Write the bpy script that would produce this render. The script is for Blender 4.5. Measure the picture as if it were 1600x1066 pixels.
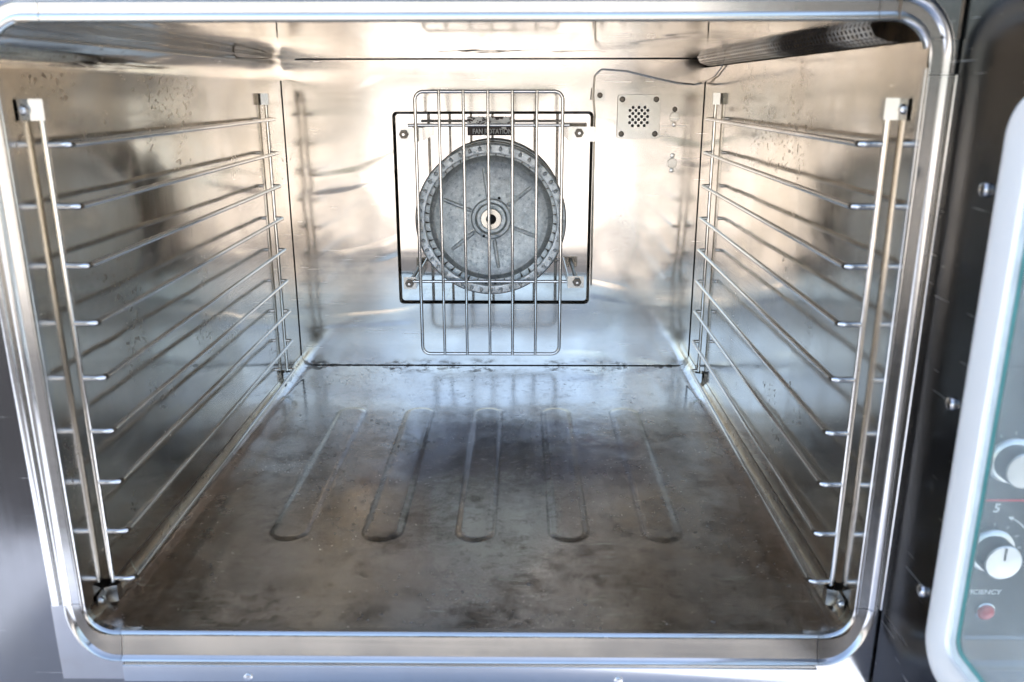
import bpy, bmesh, math, random
from mathutils import Vector, Matrix
random.seed(7)
S = bpy.context.scene
C = S.collection
R = math.radians
for _o in list(bpy.data.objects):
    bpy.data.objects.remove(_o)

# ------------------------------------------------------------------ camera
PITCH, YAW, ROLL = 0.2885, 0.0111, -0.0012
cd = bpy.data.cameras.new('camera')
cam = bpy.data.objects.new('camera', cd)
C.objects.link(cam)
cd.sensor_width = 36.0
cd.lens = 29.72
cd.clip_start = 0.02
cd.clip_end = 2000
fw = Vector((-math.sin(YAW)*math.cos(PITCH), math.cos(YAW)*math.cos(PITCH), -math.sin(PITCH)))
rt = Vector((math.cos(YAW), math.sin(YAW), 0))
up = rt.cross(fw)
rt2 = math.cos(ROLL)*rt + math.sin(ROLL)*up
up2 = -math.sin(ROLL)*rt + math.cos(ROLL)*up
m = Matrix((rt2, up2, -fw)).transposed().to_4x4()
m.translation = Vector((0.0479, -0.6662, 0.4788))
cam.matrix_world = m
S.camera = cam
cd.dof.use_dof = True
cd.dof.focus_distance = 1.38
cd.dof.aperture_fstop = 7.0

# ------------------------------------------------------------------ world and sun
SUN_EL, SUN_AZ = 42, 28          # azimuth from +Y (behind the oven) towards +X
W = bpy.data.worlds.new('World')
S.world = W
W.use_nodes = True
nt = W.node_tree
sky = nt.nodes.new('ShaderNodeTexSky')
sky.sky_type = 'NISHITA'
sky.sun_disc = False
sky.sun_elevation = R(SUN_EL)
sky.sun_rotation = R(SUN_AZ)
sky.air_density = 1.0
sky.dust_density = 4.0
sky.ozone_density = 0.5
bg = nt.nodes['Background']
bg.inputs[1].default_value = 0.15
nt.links.new(sky.outputs[0], bg.inputs[0])
sl = bpy.data.lights.new('sun', 'SUN')
sl.energy = 3.6
sl.angle = R(0.53)
sl.color = (1.0, 0.975, 0.94)
sun = bpy.data.objects.new('sun', sl)
C.objects.link(sun)
sd = Vector((math.sin(R(SUN_AZ))*math.cos(R(SUN_EL)), math.cos(R(SUN_AZ))*math.cos(R(SUN_EL)), math.sin(R(SUN_EL))))
sun.rotation_euler = (-sd).to_track_quat('-Z', 'Y').to_euler()
sun.location = sd*20
S.view_settings.view_transform = 'Standard'
S.view_settings.look = 'None'
S.view_settings.gamma = 1
S.view_settings.use_curve_mapping = False
S.view_settings.exposure = 2.35
S.render.engine = 'CYCLES'
S.cycles.use_denoising = True
S.cycles.max_bounces = 20
S.cycles.glossy_bounces = 16
S.cycles.diffuse_bounces = 6
S.cycles.transmission_bounces = 12
S.cycles.sample_clamp_indirect = 12

# ------------------------------------------------------------------ helpers
class MB:
    def __init__(self):
        self.v, self.f = [], []
    def quad(self, a, b, c, d):
        n = len(self.v)
        self.v += [Vector(p) for p in (a, b, c, d)]
        self.f.append((n, n+1, n+2, n+3))
    def box(self, x0, x1, y0, y1, z0, z1):
        n = len(self.v)
        self.v += [Vector(p) for p in ((x0,y0,z0),(x1,y0,z0),(x1,y1,z0),(x0,y1,z0),(x0,y0,z1),(x1,y0,z1),(x1,y1,z1),(x0,y1,z1))]
        self.f += [tuple(n+i for i in q) for q in ((0,3,2,1),(4,5,6,7),(0,1,5,4),(1,2,6,5),(2,3,7,6),(3,0,4,7))]
    def sweep(self, path, r, n=12, closed=False, cap=True, sx=1.0):
        path = [Vector(p) for p in path]
        k = len(path)
        base = len(self.v)
        ref = None
        for i in range(k):
            a = path[i-1] if (i > 0 or closed) else path[i]
            b = path[(i+1) % k] if (i < k-1 or closed) else path[i]
            t = (b-a).normalized()
            if ref is None:
                ref = Vector((0,0,1)) if abs(t.z) < 0.9 else Vector((0,1,0))
            u = (ref - t*ref.dot(t)).normalized()
            ref = u
            w = t.cross(u)
            for j in range(n):
                a_ = 2*math.pi*j/n
                self.v.append(path[i] + r*(sx*math.cos(a_)*u + math.sin(a_)*w))
        for i in range(k if closed else k-1):
            for j in range(n):
                p = base+i*n+j; q = base+i*n+(j+1) % n
                p2 = base+((i+1) % k)*n+j; q2 = base+((i+1) % k)*n+(j+1) % n
                self.f.append((p, q, q2, p2))
        if cap and not closed:
            self.f.append(tuple(base+j for j in reversed(range(n))))
            self.f.append(tuple(base+(k-1)*n+j for j in range(n)))
    def lathe(self, prof, centre=(0,0,0), axis='y', n=48, capa=False, capb=False):
        # prof: list of (r, h); axis direction h along -y (towards the camera) or -x
        cx = Vector(centre)
        base = len(self.v)
        for r, h in prof:
            for j in range(n):
                a = 2*math.pi*j/n
                if axis == 'y':
                    p = Vector((r*math.cos(a), -h, r*math.sin(a)))
                elif axis == 'x':
                    p = Vector((-h, r*math.cos(a), r*math.sin(a)))
                else:
                    p = Vector((r*math.cos(a), r*math.sin(a), h))
                self.v.append(cx+p)
        for i in range(len(prof)-1):
            for j in range(n):
                a, b = base+i*n+j, base+i*n+(j+1) % n
                self.f.append((a, b, b+n, a+n))
        if capa: self.f.append(tuple(base+j for j in range(n)))
        if capb: self.f.append(tuple(base+(len(prof)-1)*n+j for j in range(n)))
    def grid(self, rows):
        base = len(self.v); w = len(rows[0])
        for r_ in rows: self.v += [Vector(p) for p in r_]
        for i in range(len(rows)-1):
            for j in range(w-1):
                a = base+i*w+j
                self.f.append((a, a+1, a+w+1, a+w))
    def build(self, name, mat, parent=None, loc=None, smooth=True, angle=35):
        me = bpy.data.meshes.new(name)
        off = ROOT.get(parent.name, Vector()) if parent else Vector()
        if loc is not None: off = Vector((0,0,0))
        me.from_pydata([tuple(v-off) for v in self.v], [], self.f)
        bm = bmesh.new(); bm.from_mesh(me)
        bmesh.ops.recalc_face_normals(bm, faces=bm.faces)
        bm.to_mesh(me); bm.free()
        return link(name, me, mat, parent, loc, smooth, angle)

ROOT = {}
def link(name, me, mat, parent=None, loc=None, smooth=True, angle=35):
    if smooth:
        me.shade_smooth()
        me.set_sharp_from_angle(angle=R(angle))
    me.materials.clear(); me.materials.append(mat)
    o = bpy.data.objects.new(name, me)
    C.objects.link(o)
    if parent:
        o.parent = parent
        ROOT[o.name] = ROOT.get(parent.name, Vector())
        if loc is not None:
            o.location = Vector(loc)-ROOT[o.name]
            ROOT[o.name] = Vector(loc)
    elif loc is not None:
        o.location = loc
    return o

def thing(name, label, cat, loc, group=None):
    o = bpy.data.objects.new(name, None)
    o.empty_display_size = 0.05
    C.objects.link(o)
    o.location = loc
    ROOT[o.name] = Vector(loc)
    o['label'] = label; o['category'] = cat
    if group: o['group'] = group
    return o

def dup(o, loc, parent=None, rot=None):
    c = o.copy()
    C.objects.link(c)
    p = parent or o.parent
    c.parent = p
    c.location = Vector(loc)-ROOT.get(p.name, Vector())
    ROOT[c.name] = Vector(loc)
    if rot is not None: c.rotation_euler = rot
    for ch in list(o.children):
        d = ch.copy(); C.objects.link(d); d.parent = c
    return c

def rrect(x0, x1, z0, z1, r, n=8):
    pts = []
    for cx, cz, a0 in ((x1-r, z1-r, 0), (x0+r, z1-r, 90), (x0+r, z0+r, 180), (x1-r, z0+r, 270)):
        for i in range(n+1):
            a = R(a0+90*i/n)
            pts.append((cx+r*math.cos(a), cz+r*math.sin(a)))
    return pts
def circ(x, z, r, n=20):
    return [(x+r*math.cos(2*math.pi*i/n), z+r*math.sin(2*math.pi*i/n)) for i in range(n)]

def sheet_mesh(name, loops, y, thick, bevel=0.0, axis='y'):
    # flat plate with holes: loops in (x,z); front face at y, goes back by thick
    cu = bpy.data.curves.new(name, 'CURVE')
    cu.dimensions = '2D'; cu.fill_mode = 'BOTH'
    cu.extrude = thick/2-bevel; cu.bevel_depth = bevel; cu.bevel_resolution = 2
    for lp in loops:
        sp = cu.splines.new('POLY')
        sp.points.add(len(lp)-1)
        for p, q in zip(sp.points, lp): p.co = (q[0], q[1], 0, 1)
        sp.use_cyclic_u = True
    to = bpy.data.objects.new('tmp', cu); C.objects.link(to)
    dg = bpy.context.evaluated_depsgraph_get(); dg.update()
    me = bpy.data.meshes.new_from_object(to.evaluated_get(dg))
    bpy.data.objects.remove(to); bpy.data.curves.remove(cu)
    me.name = name
    for v in me.vertices:
        a, b, c = v.co
        if axis == 'y': v.co = (a, y+thick/2-c, b)
        else: v.co = (y+thick/2+c, a, b)      # loops in (y,z), face at x=y looking to -x
    return me
def sheet(name, loops, y, thick, mat, parent, bevel=0.0, axis='y', loc=None):
    me = sheet_mesh(name, loops, y, thick, bevel, axis)
    off = ROOT.get(parent.name, Vector()) if loc is None else Vector((0,0,0))
    for v in me.vertices: v.co -= off
    return link(name, me, mat, parent, loc, True, 30)

def text(name, body, size, mat, parent, loc, width=None, bold=0.0, shear=0.0):
    # lettering facing -Y, left edge / baseline at loc
    cu = bpy.data.curves.new(name, 'FONT')
    cu.body = body; cu.size = size; cu.extrude = 0.0001; cu.offset = bold; cu.shear = shear
    to = bpy.data.objects.new('tmp', cu); C.objects.link(to)
    dg = bpy.context.evaluated_depsgraph_get(); dg.update()
    me = bpy.data.meshes.new_from_object(to.evaluated_get(dg))
    bpy.data.objects.remove(to); bpy.data.curves.remove(cu)
    xs = [v.co.x for v in me.vertices]
    k = 1.0 if not width else width/(max(xs)-min(xs))
    x0 = min(xs)
    for v in me.vertices:
        a, b, c = v.co
        v.co = ((a-x0)*k, -c, b)
    me.name = name
    return link(name, me, mat, parent, loc, False)

def arc_path(pts, r, n=6):
    # polyline with rounded corners
    pts = [Vector(p) for p in pts]
    out = [pts[0]]
    for i in range(1, len(pts)-1):
        a, b, c = pts[i-1], pts[i], pts[i+1]
        d1 = (a-b).normalized(); d2 = (c-b).normalized()
        ang = d1.angle(d2)
        t = min(r/math.tan(ang/2), (a-b).length*.49, (c-b).length*.49)
        p1 = b+d1*t; p2 = b+d2*t
        for k in range(n+1):
            s = k/n
            out.append((1-s)**2*p1 + 2*s*(1-s)*b + s*s*p2)
    out.append(pts[-1])
    return out

# ------------------------------------------------------------------ materials
class NB:
    def __init__(self, name):
        self.m = bpy.data.materials.new(name); self.m.use_nodes = True
        self.t = self.m.node_tree
        self.b = self.t.nodes['Principled BSDF']
        self.co = self.t.nodes.new('ShaderNodeTexCoord').outputs['Object']
    def lk(self, v, sock):
        if isinstance(v, bpy.types.NodeSocket): self.t.links.new(v, sock)
        else: sock.default_value = v
    def map(self, scale=(1,1,1), loc=(0,0,0), rot=(0,0,0), co=None):
        n = self.t.nodes.new('ShaderNodeMapping')
        n.inputs['Scale'].default_value = scale; n.inputs['Location'].default_value = loc; n.inputs['Rotation'].default_value = rot
        self.t.links.new(co or self.co, n.inputs[0]); return n.outputs[0]
    def noise(self, scale, detail=4, rough=.55, co=None, dist=0.0):
        n = self.t.nodes.new('ShaderNodeTexNoise')
        n.inputs['Scale'].default_value = scale; n.inputs['Detail'].default_value = detail
        n.inputs['Roughness'].default_value = rough; n.inputs['Distortion'].default_value = dist
        self.t.links.new(co or self.co, n.inputs['Vector']); return n.outputs[0]
    def voro(self, scale, co=None, feature='F1', out=0):
        n = self.t.nodes.new('ShaderNodeTexVoronoi'); n.feature = feature
        n.inputs['Scale'].default_value = scale
        self.t.links.new(co or self.co, n.inputs['Vector']); return n.outputs[out]
    def ramp(self, v, a, b, lo=0.0, hi=1.0, smooth=True):
        n = self.t.nodes.new('ShaderNodeMapRange')
        n.interpolation_type = 'SMOOTHSTEP' if smooth else 'LINEAR'
        self.lk(v, n.inputs[0]); n.inputs[1].default_value = a; n.inputs[2].default_value = b
        n.inputs[3].default_value = lo; n.inputs[4].default_value = hi
        return n.outputs[0]
    def math(self, op, a, b=0.0, c=0.0):
        n = self.t.nodes.new('ShaderNodeMath'); n.operation = op
        self.lk(a, n.inputs[0]); self.lk(b, n.inputs[1]); self.lk(c, n.inputs[2]); return n.outputs[0]
    def sep(self, co=None):
        n = self.t.nodes.new('ShaderNodeSeparateXYZ'); self.t.links.new(co or self.co, n.inputs[0]); return n.outputs
    def mix(self, f, a, b):
        n = self.t.nodes.new('ShaderNodeMix'); n.data_type = 'RGBA'
        self.lk(f, n.inputs[0])
        for v, s in ((a, n.inputs[6]), (b, n.inputs[7])):
            self.lk(v if isinstance(v, bpy.types.NodeSocket) else (*v[:3], 1), s)
        return n.outputs[2]
    def bump(self, h, strength=1.0, dist=0.001, normal=None):
        n = self.t.nodes.new('ShaderNodeBump')
        n.inputs['Strength'].default_value = strength; n.inputs['Distance'].default_value = dist
        self.lk(h, n.inputs['Height'])
        if normal is not None: self.t.links.new(normal, n.inputs['Normal'])
        return n.outputs[0]
    def out(self, color=None, rough=None, metal=None, normal=None, **kw):
        if color is not None: self.lk(color if isinstance(color, bpy.types.NodeSocket) else (*color[:3], 1), self.b.inputs['Base Color'])
        if rough is not None: self.lk(rough, self.b.inputs['Roughness'])
        if metal is not None: self.lk(metal, self.b.inputs['Metallic'])
        if normal is not None: self.lk(normal, self.b.inputs['Normal'])
        for k, v in kw.items(): self.lk(v, self.b.inputs[k.replace('_', ' ')])
        return self.m

def steel(name, col=(.66,.63,.58), col2=(.58,.54,.48), rough=.12, rv=.06, brush=(4,4,300), brush_amt=.25,
          wave=.0, wave_s=5.0, speck=0.0, speck_col=(.16,.11,.07), stain=0.0, stain_col=(.30,.20,.11), scratch=0.0,
          streak=0.0, crease=0.0, seed=0.0, front=0.0):
    n = NB(name)
    sc_ = n.map(loc=(seed, seed*.7, seed*.3))
    big = n.noise(4.5, 5, .6, sc_)
    c = n.mix(n.ramp(big, .35, .68), col, col2)
    br = n.noise(1.0, 3, .6, n.map(brush))
    r = n.math('ADD', n.ramp(n.noise(9, 5, .65, sc_), .3, .7, rough-rv*.5, rough+rv), n.ramp(br, .3, .7, -.012, .012))
    h = n.math('MULTIPLY', br, brush_amt)
    if streak:
        # run marks down the sheet
        sk = n.ramp(n.noise(1.0, 5, .6, n.map((30, 30, 1.6), loc=(seed, 0, seed)), dist=.3), .48, .72, 0, streak)
        sk = n.math('MULTIPLY', sk, n.ramp(n.noise(3.5, 3, .5, sc_), .38, .6))
        c = n.mix(sk, c, (.33,.29,.24))
        r = n.math('ADD', r, n.math('MULTIPLY', sk, .14))
    if stain:
        st = n.ramp(n.noise(7, 8, .72, sc_, dist=.6), .54, .78, 0, stain)
        c = n.mix(st, c, stain_col)
        r = n.math('ADD', r, n.math('MULTIPLY', st, .2))
    if speck:
        cl = n.ramp(n.noise(6, 4, .65, n.map(loc=(seed*2, 3, seed))), .52, .66)
        sp = n.ramp(n.noise(230, 3, .55, sc_), .58, .66)
        sp = n.math('MULTIPLY', n.math('MULTIPLY', sp, cl), speck)
        c = n.mix(sp, c, speck_col)
        r = n.math('ADD', r, n.math('MULTIPLY', sp, .35))
    if scratch:
        s1 = n.ramp(n.noise(1.0, 2, .5, n.map((14, 14, 420), rot=(.35,.2,.5))), .70, .74, 0, scratch)
        r = n.math('ADD', r, n.math('MULTIPLY', s1, .35))
        c = n.mix(n.math('MULTIPLY', s1, .5), c, (.75,.75,.73))
    if front:
        # handled area behind the door: smeared and duller
        yy = n.sep()[1]
        r = n.math('ADD', r, n.ramp(yy, -.26, -.36, 0, front))
    nm = n.bump(h, .15, .0002)
    if crease:
        # shallow buckles pressed into the sheet
        w = n.t.nodes.new('ShaderNodeTexWave'); w.wave_type = 'BANDS'; w.bands_direction = 'Z'
        w.inputs['Scale'].default_value = 2.1; w.inputs['Distortion'].default_value = 9.0
        w.inputs['Detail'].default_value = 1.0; w.inputs['Detail Scale'].default_value = .8
        n.t.links.new(n.map((.8,1,1), loc=(seed,0,0)), w.inputs['Vector'])
        cm = n.ramp(n.noise(5.5, 2, .5, n.map(loc=(3,seed,8))), .46, .60)
        nm = n.bump(n.math('MULTIPLY', n.ramp(w.outputs['Fac'], .80, 1.0), cm), 1.0, crease, nm)
    if wave:
        nm = n.bump(n.noise(wave_s, 2, .45, sc_, dist=.4), 1.0, wave, nm)
    return n.out(c, r, 1.0, nm)

M = {}
M['back'] = steel('back_wall_steel', (.61,.575,.53), (.49,.45,.41), .135, .06, (3,3,120), .10, wave=.0075, wave_s=3.6, speck=.2, stain=.22, stain_col=(.52,.40,.29), scratch=.4, crease=.0006)
for _k, _sd in (('side', 0.0), ('side2', 4.7)):
    M[_k] = steel('side_wall_steel', (.64,.61,.565), (.56,.505,.425), .115, .06, (3,140,3), .15, wave=.0030, wave_s=4.5, speck=.9 if _k == 'side' else 1.0, stain=.40, stain_col=(.36,.27,.18), scratch=.25, streak=.22, seed=_sd, front=.015)
def ceiling_mat():
    M_ = steel('ceiling_steel', (.74,.69,.62), (.69,.63,.54), .045, .05, (3,3,200), .1, wave=.0008, wave_s=4, speck=.5, stain=.6, stain_col=(.32,.22,.13))
    n = NB.__new__(NB); n.m = M_; n.t = M_.node_tree; n.b = n.t.nodes['Principled BSDF']
    n.co = [q for q in n.t.nodes if q.bl_idname == 'ShaderNodeTexCoord'][0].outputs['Object']
    x, y, z = n.sep()[0:3]
    # baked-on soot dashes near the rear edge
    band = n.math('MULTIPLY', n.ramp(n.math('ABSOLUTE', n.math('ADD', y, -.10)), .075, .015), n.ramp(n.math('ABSOLUTE', n.math('ADD', x, -.03)), .24, .06))
    so = n.noise(1.0, 7, .78, n.map((16, 22, 1)), dist=.4)
    so = n.math('ADD', so, n.math('MULTIPLY', band, .17))
    so = n.math('MULTIPLY', n.ramp(so, .665, .70), n.ramp(band, 0, .15))
    old = n.b.inputs['Base Color'].links[0].from_socket
    n.lk(n.mix(so, old, (.02,.014,.01)), n.b.inputs['Base Color'])
    oldr = n.b.inputs['Roughness'].links[0].from_socket
    n.lk(n.math('ADD', oldr, n.math('MULTIPLY', so, .5)), n.b.inputs['Roughness'])
    return M_
M['ceil'] = ceiling_mat()
M['plate'] = steel('mirror_plate_steel', (.56,.54,.515), (.51,.48,.445), .045, .03, (3,3,200), .08, wave=.0004, wave_s=5)
M['trim'] = steel('trim_steel', (.56,.55,.53), (.50,.485,.46), .15, .05, (4,4,300), .2, wave=.0003, wave_s=9)
M['corner'] = steel('dark_reflection_corner_steel', (.44,.435,.43), (.36,.35,.335), .16, .05, (4,4,300), .2, stain=.4)  # lower corners: dark reflection put into the trim steel's colour
M['rod'] = steel('rod_steel', (.70,.69,.68), (.62,.60,.57), .09, .05, (200,200,200), .05, stain=.25, stain_col=(.25,.18,.13))
M['post'] = steel('post_steel', (.70,.68,.64), (.58,.53,.46), .12, .06, (200,200,200), .1, stain=.7, stain_col=(.20,.11,.07))
M['clip'] = steel('clip_steel', (.52,.505,.48), (.45,.43,.39), .2, .06, (200,200,200), .1, stain=.3)
M['fascia'] = steel('dark_brushed_steel', (.19,.19,.197), (.16,.159,.158), .12, .04, (160,160,4), .35, scratch=.4)
M['liner'] = steel('dark_door_liner', (.075,.073,.072), (.055,.054,.053), .20, .05, (160,160,4), .35, scratch=.8)
M['bezel'] = steel('bezel_steel', (.93,.89,.83), (.91,.87,.80), .36, .08, (4,4,300), .2)
M['bezel'].node_tree.nodes['Principled BSDF'].inputs['Metallic'].default_value = .2

def floor_mat():
    n = NB('floor_steel')
    x, y, z = n.sep()[0:3]          # oven root at (0,.4,-.9)
    big = n.noise(3.0, 8, .66, dist=.25)
    mid = n.noise(9, 9, .72, n.map(loc=(2,7,1)))
    fine = n.noise(34, 9, .75)
    grit = n.noise(240, 4, .7)
    base = n.mix(n.ramp(big, .36, .62), (.72,.70,.665), (.53,.50,.455))
    gold = n.ramp(n.noise(5.0, 7, .68, n.map(loc=(9,4,2))), .50, .68, 0, .65)
    base = n.mix(gold, base, (.58,.49,.37))
    # scorched middle
    dx = n.math('MULTIPLY', n.math('SUBTRACT', x, .03), 1/.24); dy = n.math('MULTIPLY', n.math('ADD', y, -.02), 1/.15)
    dd = n.math('SQRT', n.math('ADD', n.math('MULTIPLY', dx, dx), n.math('MULTIPLY', dy, dy)))
    dd = n.math('ADD', dd, n.math('MULTIPLY', n.math('SUBTRACT', mid, .5), 2.2))
    sco = n.ramp(dd, 1.25, .35, 0, .92)
    base = n.mix(sco, base, (.17,.145,.155))
    red = n.math('MULTIPLY', n.ramp(n.noise(7, 6, .7, n.map(loc=(1,8,5))), .60, .70), n.ramp(dd, 1.5, .6, 0, .8))
    base = n.mix(red, base, (.15,.075,.06))
    dark = n.math('MULTIPLY', n.ramp(mid, .47, .60), n.ramp(fine, .38, .60, .15, .8))
    base = n.mix(dark, base, (.20,.17,.14))
    edge = n.math('MULTIPLY', n.ramp(n.math('ADD', n.math('ABSOLUTE', x), n.math('MULTIPLY', n.math('SUBTRACT', mid, .5), .16)), .27, .335), .75)
    base = n.mix(edge, base, (.38,.28,.21))
    swirl = n.ramp(n.noise(2.4, 4, .5, n.map((1,2.6,1)), dist=1.6), .50, .60, 0, .45)
    base = n.mix(n.math('MULTIPLY', swirl, n.ramp(y, -.10, -.24)), base, (.58,.55,.50))
    clean = n.ramp(n.math('ADD', y, n.math('ADD', n.math('MULTIPLY', n.math('SUBTRACT', mid, .5), .26), n.math('MULTIPLY', n.math('SUBTRACT', fine, .5), .12))), .13, .24)
    base = n.mix(clean, base, n.mix(n.ramp(fine, .5, .68, 0, .5), (.84,.82,.79), (.45,.41,.36)))
    spots = n.math('MULTIPLY', n.ramp(n.noise(150, 4, .65), .60, .66), n.ramp(n.noise(8, 5, .65, n.map(loc=(5,5,5))), .46, .60))
    rear = n.math('MULTIPLY', n.ramp(fine, .50, .60), n.ramp(n.math('ADD', y, n.math('MULTIPLY', n.math('SUBTRACT', mid, .5), .12)), .345, .385))
    spots = n.math('MAXIMUM', spots, rear)
    base = n.mix(n.math('MULTIPLY', spots, .85), base, (.08,.055,.035))
    # burnt-on grit and fine pitting
    pit = n.noise(85, 6, .8, n.map(loc=(6,1,4)))
    base = n.mix(n.ramp(pit, .53, .63, 0, .45), base, (.15,.125,.10))
    base = n.mix(n.ramp(pit, .46, .38, 0, .30), base, (.72,.70,.66))
    # darker broken line along the edges of the pressed ribs
    fx_ = n.math('SUBTRACT', n.math('PINGPONG', n.math('ADD', x, .0555+.105*4), .105/2), .105/2)
    fx_ = n.math('ABSOLUTE', n.math('ADD', fx_, 0.0))
    fy_ = n.math('MAXIMUM', n.math('SUBTRACT', n.math('ABSOLUTE', n.math('ADD', y, .0285)), .1830), 0.0)
    ds = n.math('ABSOLUTE', n.math('SUBTRACT', n.math('SQRT', n.math('ADD', n.math('MULTIPLY', fx_, fx_), n.math('MULTIPLY', fy_, fy_))), .0225))
    gr = n.math('MULTIPLY', n.ramp(ds, .0022, .0006), n.ramp(n.math('ABSOLUTE', x), .262, .258))
    gr = n.math('MULTIPLY', gr, n.ramp(n.math('ADD', fine, n.math('MULTIPLY', mid, .6)), .60, 1.0, .05, .6))
    base = n.mix(gr, base, (.07,.055,.045))
    fr = n.ramp(y, -.08, -.26)
    warp = n.map((28, 330, 1), rot=(0,0,.45)); warp2 = n.map((36, 380, 1), rot=(0,0,-.3))
    sc = n.math('MAXIMUM', n.ramp(n.noise(1.0, 1, .5, warp), .67, .71), n.ramp(n.noise(1.0, 1, .5, warp2), .68, .72))
    sc = n.math('MAXIMUM', sc, n.ramp(n.noise(420, 2, .5), .68, .72))
    sc = n.math('MULTIPLY', sc, n.math('MULTIPLY', fr, n.ramp(n.noise(10, 5, .65), .42, .58)))
    base = n.mix(n.math('MULTIPLY', sc, .9), base, (.70,.76,.70))
    r = n.math('ADD', n.ramp(big, .3, .7, .15, .27), n.math('MULTIPLY', n.math('SUBTRACT', fine, .5), .25))
    r = n.math('ADD', r, n.math('MULTIPLY', spots, .25))
    r = n.math('SUBTRACT', r, n.math('MULTIPLY', clean, .13))
    nm = n.bump(grit, .25, .0003)
    nm = n.bump(n.noise(4.2, 2, .45, dist=.6), 1.0, .003, nm)
    return n.out(base, r, n.ramp(spots, 0, 1, 1.0, .2), nm)
M['floor'] = floor_mat()

def cast_mat(name, c1, c2, spark):
    n = NB(name)
    f = n.noise(150, 6, .85)
    c = n.mix(n.ramp(n.noise(40, 7, .75), .40, .60), c1, c2)
    c = n.mix(n.ramp(f, .54, .62, 0, spark), c, (.90,.91,.90))
    c = n.mix(n.ramp(f, .46, .38, 0, spark), c, (.27,.31,.33))
    c = n.mix(n.ramp(n.noise(11, 7, .75, n.map(loc=(4,4,4))), .54, .66, 0, .55), c, (.40,.36,.30))
    nm = n.bump(f, .9, .0010)
    return n.out(c, n.ramp(f, .3, .7, .55, .36), .78, nm)
M['cast_rim'] = cast_mat('galvanised_rim', (.80,.81,.81), (.68,.69,.68), .9)
M['cast'] = cast_mat('cast_aluminium', (.70,.71,.69), (.57,.59,.585), .7)
def plain(name, col, rough=.5, metal=0.0, **kw):
    n = NB(name)
    c = n.mix(n.ramp(n.noise(40, 4, .6), .3, .7), col, tuple(v*.8 for v in col))
    return n.out(c, rough, metal, **kw)
M['black'] = plain('black_gap', (.01,.009,.008), .8)
M['bolt'] = plain('dark_bolt_steel', (.16,.14,.12), .35, 1.0)
M['screw'] = plain('bright_screw_steel', (.72,.70,.68), .2, 1.0)
M['soot'] = None
def soot_mat():
    n = NB('sooty_perforated_steel')
    x, y, z = n.sep()[0:3]
    d = n.ramp(n.math('ADD', n.math('ABSOLUTE', n.math('ADD', y, .17)), n.math('MULTIPLY', n.math('SUBTRACT', n.noise(14, 6, .65), .5), .16)), .05, .14)
    s = n.ramp(n.noise(60, 6, .7), .4, .65)
    c = n.mix(d, (.03,.022,.015), n.mix(s, (.90,.86,.78), (.62,.52,.40)))
    return n.out(c, n.ramp(d, 0, 1, .8, .33), n.ramp(d, 0, 1, .0, .8), n.bump(s, .4, .0005))
M['soot'] = soot_mat()
def dark_brown_mat():
    n = NB('dark_brown_steel')  # mottled dark brown steel for the vent channel
    c = n.mix(n.ramp(n.noise(30, 6, .7), .35, .65), (.05,.035,.022), (.22,.15,.09))
    return n.out(c, .55, .7)
M['browned'] = dark_brown_mat()
def label_mat():
    n = NB('worn_label')
    x, y, z = n.sep()[0:3]
    up_ = n.ramp(z, 1.320, 1.326, -.06, .10)
    w = n.ramp(n.math('ADD', n.noise(85, 4, .65, n.map((1,1,1.8))), up_), .56, .60)
    c = n.mix(w, (.045,.022,.02), (.75,.73,.70))
    return n.out(c, .45, n.ramp(w, 0, 1, 0, .6))
M['label'] = label_mat()
M['white_ink'] = plain('white_ink', (.82,.82,.80), .5)
M['red_ink'] = plain('red_ink', (.62,.03,.05), .45)
M['red_lens'] = plain('red_lens', (.55,.02,.03), .25)
M['knob'] = plain('satin_knob_aluminium', (.80,.79,.76), .3, .9)
M['knob_side'] = plain('dark_knob_ring', (.05,.06,.07), .35)
M['panel'] = plain('charcoal_control_panel', (.035,.042,.045), .35)
M['spacer'] = plain('pale_window_spacer', (.74,.80,.77), .45)
def glass_mat(name, col, rough=0.0):
    n = NB(name)
    # pale reflection on the pane, put in as a milky diffuse share
    return n.out(col, rough, 0.0, IOR=1.5, Transmission_Weight=n.ramp(n.noise(9, 5, .6), .3, .7, .80, .90))
M['glass'] = glass_mat('door_glass', (.90,.97,.95))
M['edge'] = plain('green_glass_edge', (.12,.36,.33), .15)
M['shell'] = steel('outer_shell_steel', (.55,.54,.53), (.5,.49,.47), .3, .08)
def ground_mat():
    n = NB('pale_concrete')
    c = n.mix(n.ramp(n.noise(1.3, 8, .65), .35, .65), (.48,.455,.42), (.39,.368,.335))
    c = n.mix(n.ramp(n.noise(30, 5, .7), .55, .75), c, (.33,.30,.27))
    return n.out(c, .9, 0.0, n.bump(n.noise(60, 5, .7), .4, .004))
M['ground'] = ground_mat()

M['paving'] = plain('blue_tinted_paving', (.42,.46,.53), .8)  # paving colour tinted blue to lend the lower steel a bluish reflection
M['asphalt'] = plain('asphalt', (.035,.035,.037), .9)
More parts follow.
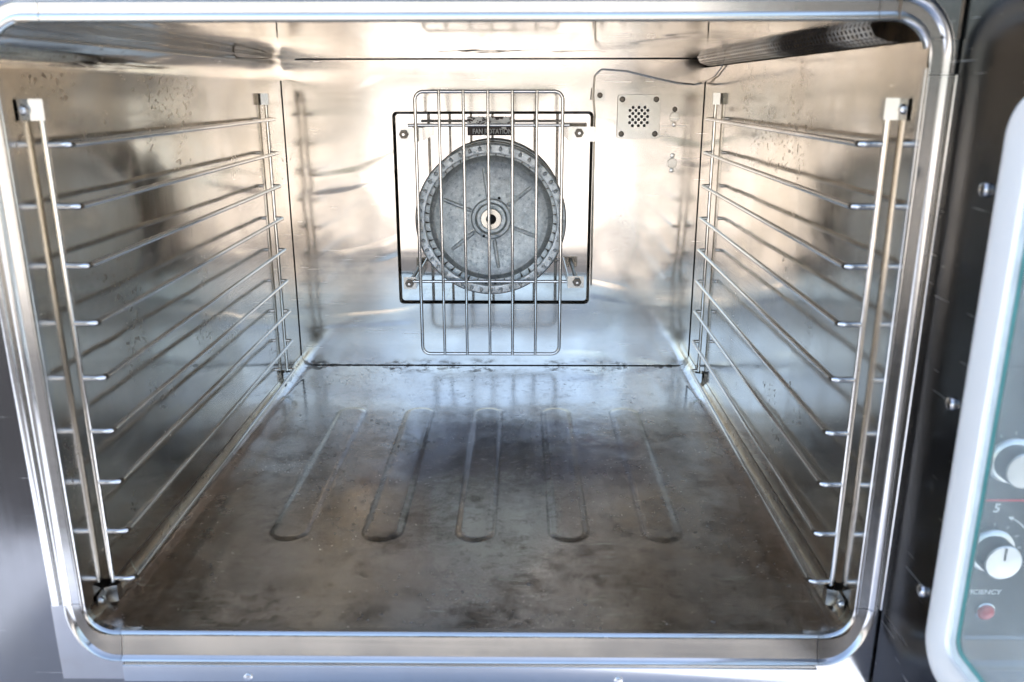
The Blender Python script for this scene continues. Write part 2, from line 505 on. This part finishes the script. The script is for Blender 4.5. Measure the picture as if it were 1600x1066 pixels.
# ------------------------------------------------------------------ setting
GZ = -0.9
g = MB(); g.quad((-600,-600,GZ),(600,-600,GZ),(600,600,GZ),(-600,600,GZ))
go = g.build('ground', M['ground'], smooth=False); go['kind'] = 'structure'
go['label'] = 'pale sunlit concrete ground in front of the oven'
g = MB(); g.quad((-60,-1.75,GZ+.004),(60,-1.75,GZ+.004),(60,-5.3,GZ+.004),(-60,-5.3,GZ+.004))  # unseen dark strip, added for the steel fronts to reflect
pv = MB(); pv.quad((-60,60,GZ+.003),(60,60,GZ+.003),(60,-1.76,GZ+.003),(-60,-1.76,GZ+.003))
po = pv.build('blue_tinted_pavement', M['paving'], smooth=False); po['kind'] = 'structure'; po['label'] = 'unseen paving under the oven, tinted blue for its reflection in the steel'
ro = g.build('unseen_dark_strip', M['asphalt'], smooth=False); ro['kind'] = 'structure'; ro['label'] = 'unseen dark asphalt strip added for the steel panels to reflect'

# ------------------------------------------------------------------ oven
A, H, D = 0.350, 0.5279, 0.792
oven = thing('convection_oven', 'open stainless steel commercial convection oven with empty stained cavity', 'oven', (0, 0.4, GZ))

def arc2(cx, cz, r, a0, a1, n=7):
    return [(cx+r*math.cos(R(a0+(a1-a0)*i/n)), cz+r*math.sin(R(a0+(a1-a0)*i/n))) for i in range(n+1)]
SEAM = 0.494
def extrude_profile(prof, y0, y1, ny=2):
    rows = []
    for i in range(ny+1):
        y = y0+(y1-y0)*i/ny
        rows.append([(x, y, z) for x, z in prof])
    b = MB(); b.grid(rows); return b
# side walls: from the floor cove up to the seam
CR = 0.020
left = [(-A, SEAM+.004)] + [(-A, z) for z in (.4,.3,.2,.1,CR+.0003)]
extrude_profile(left, -.004, D+.012, 4).build('cavity_wall', M['side'], oven)
right = [(A, SEAM+.004)] + [(A, z) for z in (.4,.3,.2,.1,CR+.0003)]
extrude_profile(right, -.004, D+.012, 4).build('cavity_wall', M['side2'], oven)
# ceiling with the cove on the left and lapped edges over both walls
P = .0016
ceil = [(-A+.0002, SEAM), (-A+P, SEAM), (-A+P, SEAM+.001)] + arc2(-A+P+.032, H-.032, .032, 180, 90, 9) + [(x/10, H) for x in range(-3, 4)]
ceil = [p for p in ceil if p[0] < .32] + [(.3245, H)]
extrude_profile(ceil, -.004, D+.012, 4).build('cavity_ceiling', M['ceil'], oven)
lap = [(A-.0002, SEAM), (A-P, SEAM), (A-P, .5135), (A+.002, .5145)]
extrude_profile(lap, -.004, D+.012, 4).build('cavity_wall', M['side2'], oven)
chan = [(.3245, H), (.3245, H+.022), (A+.02, H+.022), (A+.02, .5147), (A+.0019, .5147)]
extrude_profile(chan, -.004, D+.012, 2).build('vent_channel', M['browned'], oven)

# floor with five pressed slots
SL = [(-.003+.105*k, .169, .574) for k in range(-2, 3)]
def floor_h(x, y):
    h = 0.0
    for cx, y0, y1 in SL:
        r0 = .0195
        yy = min(max(y, y0+r0), y1-r0)
        d = math.hypot(x-cx, y-yy)-r0
        s = max(0.0, min(1.0, (d+.0045)/.009)); s = s*s*(3-2*s)
        h += .0016*(1-s)
    return h
fl = MB(); NX, NY = 264, 300
x0, x1 = -A+CR, A-CR
cl_ = arc2(-A+CR+.0004, CR, CR, 180, 268, 8); cr_ = arc2(A-CR-.0004, CR, CR, -88, 0, 8)
rows = []
for j in range(NY+1):
    y = -.004+(D+.014)*j/NY
    rows.append([(x, y, z) for x, z in cl_] + [(x0+(x1-x0)*i/NX, y, floor_h(x0+(x1-x0)*i/NX, y)) for i in range(1, NX)] + [(x, y, z) for x, z in cr_])
fl.grid(rows)
fl.build('cavity_floor', M['floor'], oven, angle=80)

# back panel with square opening, gap all round, and the dark void behind
PX0, PX1, PZ0, PZ1 = -.168, .168, .115, .445
hole = rrect(PX0, PX1, PZ0, PZ1, .008)
outer = rrect(-A+.0013, A-.0013, .0015, H-.0014, .014)
sheet('back_panel', [outer, hole], D-.001, .0014, M['back'], oven)
b = MB(); b.quad((-A-.03,D+.013,-.03),(A+.03,D+.013,-.03),(A+.03,D+.013,H+.03),(-A-.03,D+.013,H+.03))
b.build('back_gap', M['black'], oven, smooth=False)
RC = .0070
b = MB()
lo = [rrect(PX0, PX1, PZ0, PZ1, .008), rrect(PX0+.0032, PX1-.0032, PZ0+.0032, PZ1-.0032, .006), rrect(PX0+.0048, PX1-.0048, PZ0+.0048, PZ1-.0048, .005)]
b.grid([[(x, D-.0006, z) for x, z in lo[0]+lo[0][:1]], [(x, D+.0038, z) for x, z in lo[1]+lo[1][:1]], [(x, D+RC, z) for x, z in lo[2]+lo[2][:1]]])
b.build('opening_flange', M['trim'], oven, angle=20)
sheet('fan_plate', [rrect(PX0-.01, PX1+.01, PZ0-.01, PZ1+.01, .01)], D+RC-.0004, .001, M['plate'], oven)
PY = D+RC-.0004

# worn fan label
lb = sheet('fan_label', [rrect(-.043, .035, .4055, .4365, .001)], PY-.0006, .0004, M['label'], oven)
text('lettering', 'FAN ROTATION', .0115, M['white_ink'], lb, (-.034, PY-.0008, .4085), width=.066, bold=.0003)
b = MB()
for k in range(24):
    a0, a1 = R(150-120*k/24), R(150-120*(k+1)/24)
    for_ = [(-.004+.024*math.cos(a), .4140+.0150*math.sin(a)) for a in (a0, a1)]
    b.quad((for_[0][0], PY-.0009, for_[0][1]), (for_[1][0], PY-.0009, for_[1][1]), (for_[1][0], PY-.0009, for_[1][1]+.0022), (for_[0][0], PY-.0009, for_[0][1]+.0022))
b.v += [Vector((.0165,PY-.0009,.4268)), Vector((.0165,PY-.0009,.4185)), Vector((.0235,PY-.0009,.4195))]; b.f.append((len(b.v)-3, len(b.v)-2, len(b.v)-1))
b.build('arrow', M['white_ink'], lb, smooth=False)

# perforated sensor cover, discs and screws on the back panel
YB = D-.001
holes = []
for i, row in enumerate((3,4,3,4,3,4,3)):
    for j in range(row):
        holes.append(circ(.2425+(j-(row-1)/2)*.0098, .4365+(3-i)*.0049, .0026, 12))
pc = sheet('perforated_cover', [rrect(.2075, .2775, .4015, .4710, .003)] + holes, YB-.0042, .0014, M['clip'], oven, bevel=.0004)
bk = MB(); bk.box(.209, .276, YB-.0026, YB-.0002, .403, .4695); bk.build('backing', M['black'], pc, smooth=False)
def screw_mesh(r, h):
    b = MB(); b.lathe([(r, 0), (r, h*.4), (r*.8, h*.85), (r*.35, h), (r*.33, h*.6), (.0001, h*.6)], n=16); return b
scr = None
for sx in (.2145, .2705):
    for sz in (.4085, .4640):
        l = (sx, YB-.0042, sz)
        if scr is None: scr = screw_mesh(.0047, .0022).build('screw', M['bolt'], pc, l)
        else: dup(scr, l, pc)
for zc, mat, up_m in ((.4355, M['back'], M['bolt']), (.3603, M['clip'], M['screw'])):
    b = MB(); b.lathe([(.0082, 0), (.0082, .0014), (.0076, .002), (.0001, .002)], n=28)
    dc = b.build('sensor_cap', mat, oven, (.3025, YB, zc))
    screw_mesh(.0042, .002).build('screw', up_m, dc, (.3025, YB, zc+.0125))
    screw_mesh(.0038, .002).build('screw', M['screw'], dc, (.3025, YB, zc-.0120))
tb = sheet('clamp_tab', [rrect(.166, .186, .4610, .4800, .002)], YB-.0012, .0012, M['clip'], oven)
screw_mesh(.0046, .0022).build('screw', M['bolt'], tb, (.1775, YB-.0012, .4705))
b = MB(); b.sweep(arc_path([(.1710,YB-.004,.150),(.1705,YB-.004,.28),(.1700,YB-.004,.44),(.1665,YB-.004,.47),(.1680,YB-.004,.5015),(.1790,YB-.004,.5115),(.2206,YB-.004,.5085),(.2629,YB-.004,.4985),(.3053,YB-.004,.4895),(.3316,YB-.004,.4872),(.3440,YB-.006,.4895),(.3455,.70,.4995),(.3455,.655,.5125),(.344,.635,.524)], .008), .0014, 8)
ct = b.build('capillary_tube', M['post'], oven)
b = MB(); b.sweep([(.1643,YB-.004,.463),(.1655,YB-.004,.482)], .0026, 10); b.build('sleeve', M['clip'], ct)

# studs, brackets and nuts that carry the fan guard
nutm = MB(); nutm.lathe([(.0074, 0), (.0074, .005), (.0066, .0058), (.0036, .0058), (.0036, .0044)], n=6)
for i, (nx, nz, t) in enumerate(((-.138, .412, (-.1465,-.1085,.4005,.4220)), (.139, .4138, (.1220,.1645,.4005,.4235)), (-.1374, .1711, (-.1475,-.1265,.1605,.1810)), (.1405, .1736, (.1250,.1520,.1630,.1830)))):
    br = sheet('guard_bracket', [rrect(*t, .0015)], .7085, .0016, M['clip'], oven)
    s = MB(); s.sweep([(nx,PY,nz),(nx,.7015,nz)], .0034, 10); s.build('stud', M['bolt'], br)
    n2 = nutm.build('nut', M['bolt'], br, (nx, .7085, nz))
    w_ = MB(); w_.lathe([(.0032, 0), (.0032, .008), (.0022, .009), (.0001, .009)], n=14); w_.build('stud_tip', M['screw'], br, (nx, .7085, nz))
    lx = t[1]-.001 if nx < 0 else t[0]+.001
    lg = MB(); lg.box(lx-.0008, lx+.0008, .7101, PY-.0002, t[2]+.001, t[3]-.001); lg.build('leg', M['clip'], br, smooth=False)

# perforated vent strip along the right top corner
prof = [(.3235, .5278), (.3285, .5195), (.3395, .5155), (.3486, .5150)]
b = MB()
ny = 70; ys, ye = .050, .735
for i in range(ny):
    y0 = ys+(ye-ys)*i/ny; y1 = ys+(ye-ys)*(i+1)/ny
    for k in range(3):
        p0, p1 = Vector((prof[k][0],0,prof[k][1])), Vector((prof[k+1][0],0,prof[k+1][1]))
        nsub = 2
        for s in range(nsub):
            a = p0.lerp(p1, s/nsub); c = p0.lerp(p1, (s+1)/nsub)
            def pt(u, v): q = a.lerp(c, u); return Vector((q.x, y0+(y1-y0)*v, q.z))
            oq = [pt(0,0), pt(1,0), pt(1,1), pt(0,1)]
            iq = [pt(.16,.25), pt(.84,.25), pt(.84,.75), pt(.16,.75)]
            for e in range(4):
                b.quad(oq[e], oq[(e+1)%4], iq[(e+1)%4], iq[e])
b.build('perforated_vent', M['soot'], oven, smooth=False)

# ------------------------------------------------------------------ door frame trims
RI = .027
# (side offset, bottom offset, top offset, height towards camera)
FP = [(-.0007,-.0007,-.0007,-.0055),(-.0007,-.0007,-.0007,.0005),(.0004,.0004,.0006,.0020),(.0018,.0016,.0030,.0026),(.0030,.0028,.0052,.0020),(.0036,.0034,.0060,.0008),
      (.0100,.0222,.0132,.0012),(.0112,.0232,.0146,.0030),(.0128,.0244,.0165,.0048),(.0145,.0256,.0185,.0054),(.0162,.0268,.0205,.0048),(.0178,.0280,.0222,.0030),
      (.0188,.0290,.0234,.0010),(.0198,.0298,.0244,.0010),(.0206,.0306,.0256,.0034),(.0218,.0316,.0270,.0046),(.0258,.0480,.0400,.0046),(.0276,.0496,.0440,.0036),(.0290,.0506,.0460,.0014),(.0296,.0510,.0470,-.003)]
def frame_ring(path, prof=FP):
    # path: list of (kind, t): positions round the opening
    rows = []
    for kind, t in path:
        row = []
        for q_, (us, ub, ut, v0) in enumerate(prof):
            x0, x1, z0, z1 = -A, A, .002, H
            ex = .0036 if 6 <= q_ and v0 > -.0015 else 0.0
            v = v0 + (ex if kind == 'B' else ex*math.sin(R(90*t)) if kind in ('BL', 'BR') else 0.0)
            if kind == 'L': p = (x0-us, -v, z0+RI+(z1-z0-2*RI)*t)
            elif kind == 'R': p = (x1+us, -v, z0+RI+(z1-z0-2*RI)*t)
            elif kind == 'B': p = (x0+RI+(x1-x0-2*RI)*t, -v, z0-ub)
            elif kind == 'T': p = (x0+RI+(x1-x0-2*RI)*t, -v, z1+ut)
            else:
                a = R(90*t); c, s = math.cos(a), math.sin(a)
                uz = ub if kind[0] == 'B' else ut
                sx = -1 if kind[1] == 'L' else 1; sz = -1 if kind[0] == 'B' else 1
                cx = x0+RI if sx < 0 else x1-RI; cz = z0+RI if sz < 0 else z1-RI
                p = (cx+sx*(RI+us)*c, -v, cz+sz*(RI+uz)*s)
            row.append(p)
        rows.append(row)
    b = MB(); b.grid(rows); return b
HL = H-.002-2*RI
def tz(z): return (z-.002-RI)/HL
def tx(x): return (x+A-RI)/(2*A-2*RI)
frame_ring([('L', tz(.031)), ('L', .3), ('L', .6), ('L', tz(.489))]).build('side_trim', M['trim'], oven)
frame_ring([('R', tz(.031)), ('R', .3), ('R', .6), ('R', tz(.489))]).build('side_trim', M['trim'], oven)
NA = 12
CP = FP[:13] + [(FP[13][0], FP[13][1], FP[13][2], -.002)]
def corner(sx, sz, path, jx, jz):
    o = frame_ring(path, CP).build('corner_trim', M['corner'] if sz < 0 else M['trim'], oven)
    x0 = sx*(A-RI); z0 = (.002+RI) if sz < 0 else H-RI
    uz = FP[12][1] if sz < 0 else FP[12][2]
    ez = (.002-.0508) if sz < 0 else H+.0468
    arc = [(x0+sx*(RI+FP[12][0])*math.cos(R(90*i/10)), z0+sz*(RI+uz)*math.sin(R(90*i/10))) for i in range(11)]
    loop = [(sx*(A+FP[12][0]), jz)] + arc + [(sx*jx, .002-uz if sz < 0 else H+uz), (sx*jx, ez), (sx*(A+.0296), ez), (sx*(A+.0296), jz)]
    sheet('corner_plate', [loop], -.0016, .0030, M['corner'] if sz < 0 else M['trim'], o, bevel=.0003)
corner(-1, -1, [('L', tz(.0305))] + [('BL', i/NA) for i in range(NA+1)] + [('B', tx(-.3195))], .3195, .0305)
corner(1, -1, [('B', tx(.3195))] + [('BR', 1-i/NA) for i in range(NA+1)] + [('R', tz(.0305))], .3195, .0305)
corner(-1, 1, [('L', tz(.4895))] + [('TL', i/NA) for i in range(NA+1)] + [('T', tx(-.310))], .310, .4895)
corner(1, 1, [('T', tx(.310))] + [('TR', 1-i/NA) for i in range(NA+1)] + [('R', tz(.4895))], .310, .4895)
frame_ring([('T', tx(-.3095)), ('T', .5), ('T', tx(.3095))]).build('top_trim', M['trim'], oven)
bt = frame_ring([('B', tx(-.319)), ('B', .5), ('B', tx(.319))]).build('bottom_trim', M['trim'], oven)
for sx, sz in ((-.2035, -.0410), (.138, -.0425)):
    screw_mesh(.0040, .0018).build('screw', M['screw'], bt, (sx, -.0082, sz))

# fascia round the opening and the outer shell
op = rrect(-A-.0275, A+.0275, -.0465, H+.044, .004)
sheet('front_fascia', [rrect(-.46, .408, -.28, .70, .004), op], .0, .0015, M['fascia'], oven, bevel=.0004)
b = MB(); b.box(-.462, .80, .006, .93, .705, .72); b.box(-.462, -.455, .006, .93, -.29, .705); b.box(.795, .80, .006, .93, -.29, .705); b.box(-.462, .80, .925, .93, -.29, .705); b.box(-.462, .80, .006, .93, -.30, -.29)
b.build('outer_shell', M['shell'], oven, smooth=False)
b = MB(); b.box(-.46, .798, .0, .93, -.85, -.302); b.build('base_cabinet', M['shell'], oven, smooth=False)
for lx in (-.42, .76):
    for ly in (.05, .88):
        b = MB(); b.lathe([(.022, -.85), (.022, GZ+.02), (.028, GZ+.015), (.028, GZ)], centre=(lx, ly, 0), axis='z', n=16, capb=True)
        b.build('foot', M['bolt'], oven)

# ------------------------------------------------------------------ door, swung open to the right
DX = .372
dr = sheet('door', [rrect(-.82, -.0058, -.055, .585, .006), rrect(-.735, -.088, .043, .478, .028)], DX, .0280, M['liner'], oven, bevel=.001, axis='x')
# raised window bezel
BZ = [(0,0),(0,.0022),(.0006,.0028),(.0060,.0030),(.0270,.0024),(.0285,.0016),(.0290,.0006),(.0290,-.004)]
rows = []
for off, hgt in BZ:
    lp = rrect(-.740+off, -.0855-off, .041+off, .478-off, max(.030-off*.6, .006))
    rows.append([(DX-.0004-hgt, p[0], p[1]) for p in lp+lp[:1]])
b = MB(); b.grid(rows); b.build('window_bezel', M['bezel'], dr, angle=50)
def flat_ring(o0, o1, x_, name, mat):
    l0 = rrect(-.740+o0, -.0855-o0, .041+o0, .478-o0, .012); l1 = rrect(-.740+o1, -.0855-o1, .041+o1, .478-o1, .010)
    b = MB(); b.grid([[(x_, p[0], p[1]) for p in l_+l_[:1]] for l_ in (l0, l1)])
    return b.build(name, mat, dr, smooth=False)
flat_ring(.0285, .0362, DX+.0004, 'window_spacer', M['spacer'])
flat_ring(.0366, .0410, DX+.0005, 'glass_edge', M['edge'])
sheet('window_glass', [rrect(-.7120, -.1135, .0690, .4500, .012)], DX+.0012, .005, M['glass'], dr, axis='x')
b = MB(); b.lathe([(.0054, 0), (.0054, .0012), (.0046, .0030), (.0025, .0042), (.0001, .0045)], n=20, axis='x')
sc0 = b.build('rivet', M['screw'], dr, (DX-.0002, -.0680, .4118))
for z in (.2528, .0924): dup(sc0, (DX-.0002, -.0680, z), dr)
for z0 in (-.04, .52):
    b = MB(); b.sweep([(DX+.018, -.008, z0), (DX+.018, -.008, z0+.05)], .006, 14); b.build('hinge', M['trim'], dr)

# ------------------------------------------------------------------ control panel behind the door glass
cp = sheet('control_panel', [rrect(.412, .792, -.28, .70, .004)], .0, .0015, M['panel'], oven)
def knob(x, z):
    b = MB(); b.lathe([(.0205, 0), (.0205, .002), (.0185, .004), (.0165, .0045)], n=40)
    k = b.build('knob', M['knob'], cp, (x, -.0002, z))
    b = MB(); b.lathe([(.0165, .0040), (.0160, .021)], n=40); b.build('knob_grip', M['knob_side'], k, (x, -.0002, z))
    b = MB(); b.lathe([(.0160, .021), (.0150, .0222), (.0001, .0224)], n=40); b.build('knob_face', M['knob'], k, (x, -.0002, z))
    b = MB(); b.box(-.0006, .0006, -.0232, -.0223, .003, .0145); b.build('pointer', M['knob_side'], k, (x, -.0002, z), smooth=False)
knob(.4685, .176); knob(.4645, .090)
b = MB(); b.box(.414, .79, -.0006, -.0001, .1375, .1392); b.build('red_stripe', M['red_ink'], cp, smooth=False)
text('lettering', '5', .0115, M['white_ink'], cp, (.4610, -.0003, .1270), bold=.0003, shear=.1)
text('lettering', 'EFFICIENCY', .0066, M['white_ink'], cp, (.4440, -.0003, .0455), width=.0375, bold=.0001, shear=.1)
b = MB(); b.lathe([(.0090, 0), (.0090, .002), (.0078, .003), (.0074, .002)], n=28); il = b.build('indicator_lamp', M['screw'], cp, (.4690, -.0002, .0285))
b = MB(); b.lathe([(.0074, .0015), (.0060, .0045), (.003, .0058), (.0001, .0062)], n=28); b.build('lens', M['red_lens'], il, (.4690, -.0002, .0285))
for kx, kz in ((.4685, .176), (.4645, .090)):
    b = MB()
    for k in range(11):
        a = R(-140+28*k+90)
        c_, s_ = math.cos(a), math.sin(a)
        p = Vector((kx+.0235*c_, -.0004, kz+.0235*s_)); q = Vector((kx+.0265*c_, -.0004, kz+.0265*s_)); w_ = Vector((-s_, 0, c_))*.0003
        b.quad(p-w_, q-w_, q+w_, p+w_)
    b.build('dial_scale', M['white_ink'], cp, smooth=False)
b = MB()
for k in range(20):
    a0, a1 = R(-8+72*k/20), R(-8+72*(k+1)/20)
    f_ = lambda a, r: (.4645+r*math.cos(a), -.0004, .090+r*math.sin(a))
    b.quad(f_(a0,.0335), f_(a1,.0335), f_(a1,.0345), f_(a0,.0345))
for a, s in ((R(66), 1), (R(-10), -1)):
    c0 = Vector((.4645+.034*math.cos(a), -.0004, .090+.034*math.sin(a))); tdir = Vector((-math.sin(a), 0, math.cos(a)))*s; rd = Vector((math.cos(a), 0, math.sin(a)))
    b.v += [c0+tdir*.004, c0-tdir*.001+rd*.0022, c0-tdir*.001-rd*.0022]; b.f.append((len(b.v)-3, len(b.v)-2, len(b.v)-1))
b.build('dial_arrow', M['white_ink'], cp, smooth=False)

# ------------------------------------------------------------------ rack guides
ZR = [.0300+.0508*k for k in range(9)]
def rack_guide(side, label):
    # side -1 left, +1 right
    root = thing('rack_guide', label, 'rack guide', (side*.340, .36, .012), 'rack guides on the cavity walls')
    xp, xr = side*(A-.0062), side*.3235
    post = MB(); post.sweep([(0,0,.020),(0,0,.462)], .0028, 12)
    pf = post.build('post', M['post'], root, (xp, .043, 0))
    dup(pf, (xp, .675, .002), root)
    rl = MB()
    rl.sweep(arc_path([(xp-side*.002, .043, 0), (xr, .043, 0), (side*.331, .675, 0), (xp-side*.002, .675, 0)], .0055, 8), .0027, 12)
    first = None
    for z in ZR:
        if first is None: first = rl.build('rail', M['rod'], root, (0, 0, z))
        else: dup(first, (0, 0, z), root)
    def clip(y, z, big):
        b = MB()
        w = .024 if big else .010
        xw = side*(A-.0008)
        xo = side*(A-.0105)
        # strap that laps the wall, bridges over the post and laps the wall again
        prof_ = [(xw, -w), (xw, -.0085), (xo, -.0045), (xo, .0052), (xw, .0068), (xw, .014 if big else .008)]
        rows_ = [[(px, py, zz) for px, py in prof_] for zz in (-.0085, .0085)]
        b.grid(rows_)
        rows_ = [[(px-side*.0009, py, zz) for px, py in prof_] for zz in (-.0085, .0085)]
        b.grid(rows_)
        c_ = b.build('clip', M['clip'], root, (0, y, z), smooth=False)
        if big:
            s = MB(); s.lathe([(.0042, 0), (.0042, .0012), (.0025, .0028), (.0001, .0030)], n=16, axis='x')
            for v in s.v: v.x *= side
            s.build('screw', M['screw'], c_, (side*(A-.0018), y-.0160, z))
    clip(.043, .4640, True); clip(.675, .4660, False)
    clip(.043, .0165, True); clip(.675, .0185, False)
    return root
rack_guide(-1, 'wire rack guide on the left cavity wall, by the plain side of the oven')
rack_guide(1, 'wire rack guide on the right cavity wall, under the perforated vent beside the door')

# ------------------------------------------------------------------ fan wheel
FX, FZ = -.002, .2737
fan = thing('fan', 'round grey cast aluminium fan behind the wire guard', 'fan', (FX, PY, FZ))
b = MB()
b.lathe([(.1085, -.0745), (.1075, -.7180+.0), ], n=8) if False else None
def fy(y): return -(y)          # lathe height for world y (centre at y=0)
b = MB(); b.lathe([(.1085, fy(.7245)), (.1078, fy(.7180)), (.1092, fy(.7155)), (.1120, fy(.7150)), (.1215, fy(.7165)), (.1240, fy(.7190)), (.1242, fy(.7260)), (.1225, fy(.7270)), (.1085, fy(.7245))], centre=(FX,0,FZ), n=96)
ring = b.build('rim_ring', M['cast_rim'], fan)
b = MB()
hub = [(.1035, fy(.7440)), (.1032, fy(.7405)), (.1015, fy(.7385)), (.0940, fy(.7350)), (.0890, fy(.7375)), (.0820, fy(.7410)), (.0400, fy(.7410)), (.0340, fy(.7400)), (.0315, fy(.7370)), (.0270, fy(.7365)), (.0250, fy(.7390)), (.0235, fy(.7420)), (.0001, fy(.7425))]
b.lathe(hub, centre=(FX,0,FZ), n=96)
disc = b.build('disc', M['cast'], fan)
for k in range(6):
    a = R(8+60*k)+R(90)
    c_, s_ = math.cos(a), math.sin(a)
    rb = MB(); rb.sweep(arc_path([(FX+.036*c_, .7415, FZ+.036*s_), (FX+.040*c_, .7395, FZ+.040*s_), (FX+.074*c_, .7400, FZ+.074*s_), (FX+.084*c_, .7420, FZ+.084*s_)], .003), .0034, 10)
    rb.build('rib', M['cast'], disc)
b = MB(); b.lathe([(.0175, fy(.7422)), (.0175, fy(.7345)), (.0165, fy(.7335)), (.0085, fy(.7335)), (.0080, fy(.7345))], centre=(FX,0,FZ), n=36)
hb = b.build('hub_washer', M['clip'], fan)
b = MB(); b.lathe([(.0083, fy(.7345)), (.0083, fy(.7400)), (.0001, fy(.7400))], centre=(FX,0,FZ), n=24); b.build('shaft_socket', M['black'], hb)
b = MB(); b.lathe([(.0022, fy(.7407)), (.0001, fy(.7406))], n=12)
for hx, hz in ((FX+.0135, FZ+.0345), (FX-.0125, FZ-.0285)):
    q_ = MB(); q_.lathe([(.0023, fy(.7360)), (.0001, fy(.7359))], centre=(hx,0,hz), n=12); q_.build('balance_hole', M['black'], disc)
# blades between ring and disc, and the crimped blade tips on the ring
bl = MB()
NBL = 44
hp = math.pi/NBL
def _pt(r, a, y): return Vector((r*math.cos(a), y, r*math.sin(a)))
bl.v += [_pt(.1015,-hp,-.0012), _pt(.1015,hp*.92,-.0012), _pt(.1215,hp*.05,-.0040), _pt(.1215,-hp,-.0040), _pt(.1015,-hp,.0030), _pt(.1015,hp*.92,.0030), _pt(.1215,hp*.05,.0030), _pt(.1215,-hp,.0030)]
bl.f += [(0,1,2,3), (7,6,5,4), (0,4,5,1), (1,5,6,2), (2,6,7,3), (3,7,4,0)]
tip = MB()
nt_ = 12
c0 = []
for j in range(nt_):
    t = 2*math.pi*j/nt_
    w = .0031*math.sin(t)*(1-.55*math.cos(t)); hgt = .0049*math.cos(t)
    c0.append(Vector((.1162+hgt, -.0262, w)))
tip.v = c0 + [Vector((v.x*.3+.1160*.7, -.0292, v.z*.3)) for v in c0]
for j in range(nt_): tip.f.append((j, (j+1)%nt_, nt_+(j+1)%nt_, nt_+j))
tip.f.append(tuple(range(nt_, 2*nt_)))
b0 = t0 = None
for k in range(NBL):
    rot = (0, -2*math.pi*k/NBL, 0)
    if b0 is None:
        b0 = bl.build('blade', M['cast'], fan, (FX, .7420, FZ)); t0 = tip.build('blade_tip', M['cast_rim'], ring, (FX, .7420, FZ))
    else:
        dup(b0, (FX, .7420, FZ), fan, rot); dup(t0, (FX, .7420, FZ), ring, rot)
b = MB(); b.lathe([(.0900, fy(.7455)), (.1218, fy(.7455)), (.1218, fy(.785)), (.0001, fy(.786))], centre=(FX,0,FZ), n=64)
b.build('wheel_back', M['bolt'], fan)
b = MB(); b.sweep([(FX,.786,FZ),(FX,PY,FZ)], .012, 16); b.build('shaft', M['bolt'], fan)

# ------------------------------------------------------------------ fan guard
fg = thing('fan_guard', 'upright wire guard of steel rods in front of the fan wheel', 'fan guard', (-.003, .70, .05))
b = MB(); lp = rrect(-.1182, .1122, .0506, .4768, .013, 8)
b.sweep([(x, .7005, z) for x, z in lp], .0028, 12, closed=True); b.build('guard_frame', M['rod'], fg)
bars = [-.0806, -.0427, -.0043, .0336, .0719]
bb = MB(); bb.sweep([(0,0,.0490),(0,0,.4785)], .0024, 12)
f0 = None
for x in bars:
    if f0 is None: f0 = bb.build('bar', M['rod'], fg, (x, .6978, 0))
    else: dup(f0, (x, .6978, 0), fg)
cb = MB(); cb.sweep([(-.1312,0,0),(.1232,0,0)], .0026, 12)
c0 = cb.build('cross_bar', M['rod'], fg, (0, .7045, .4260)); dup(c0, (0, .7045, .1748), fg)
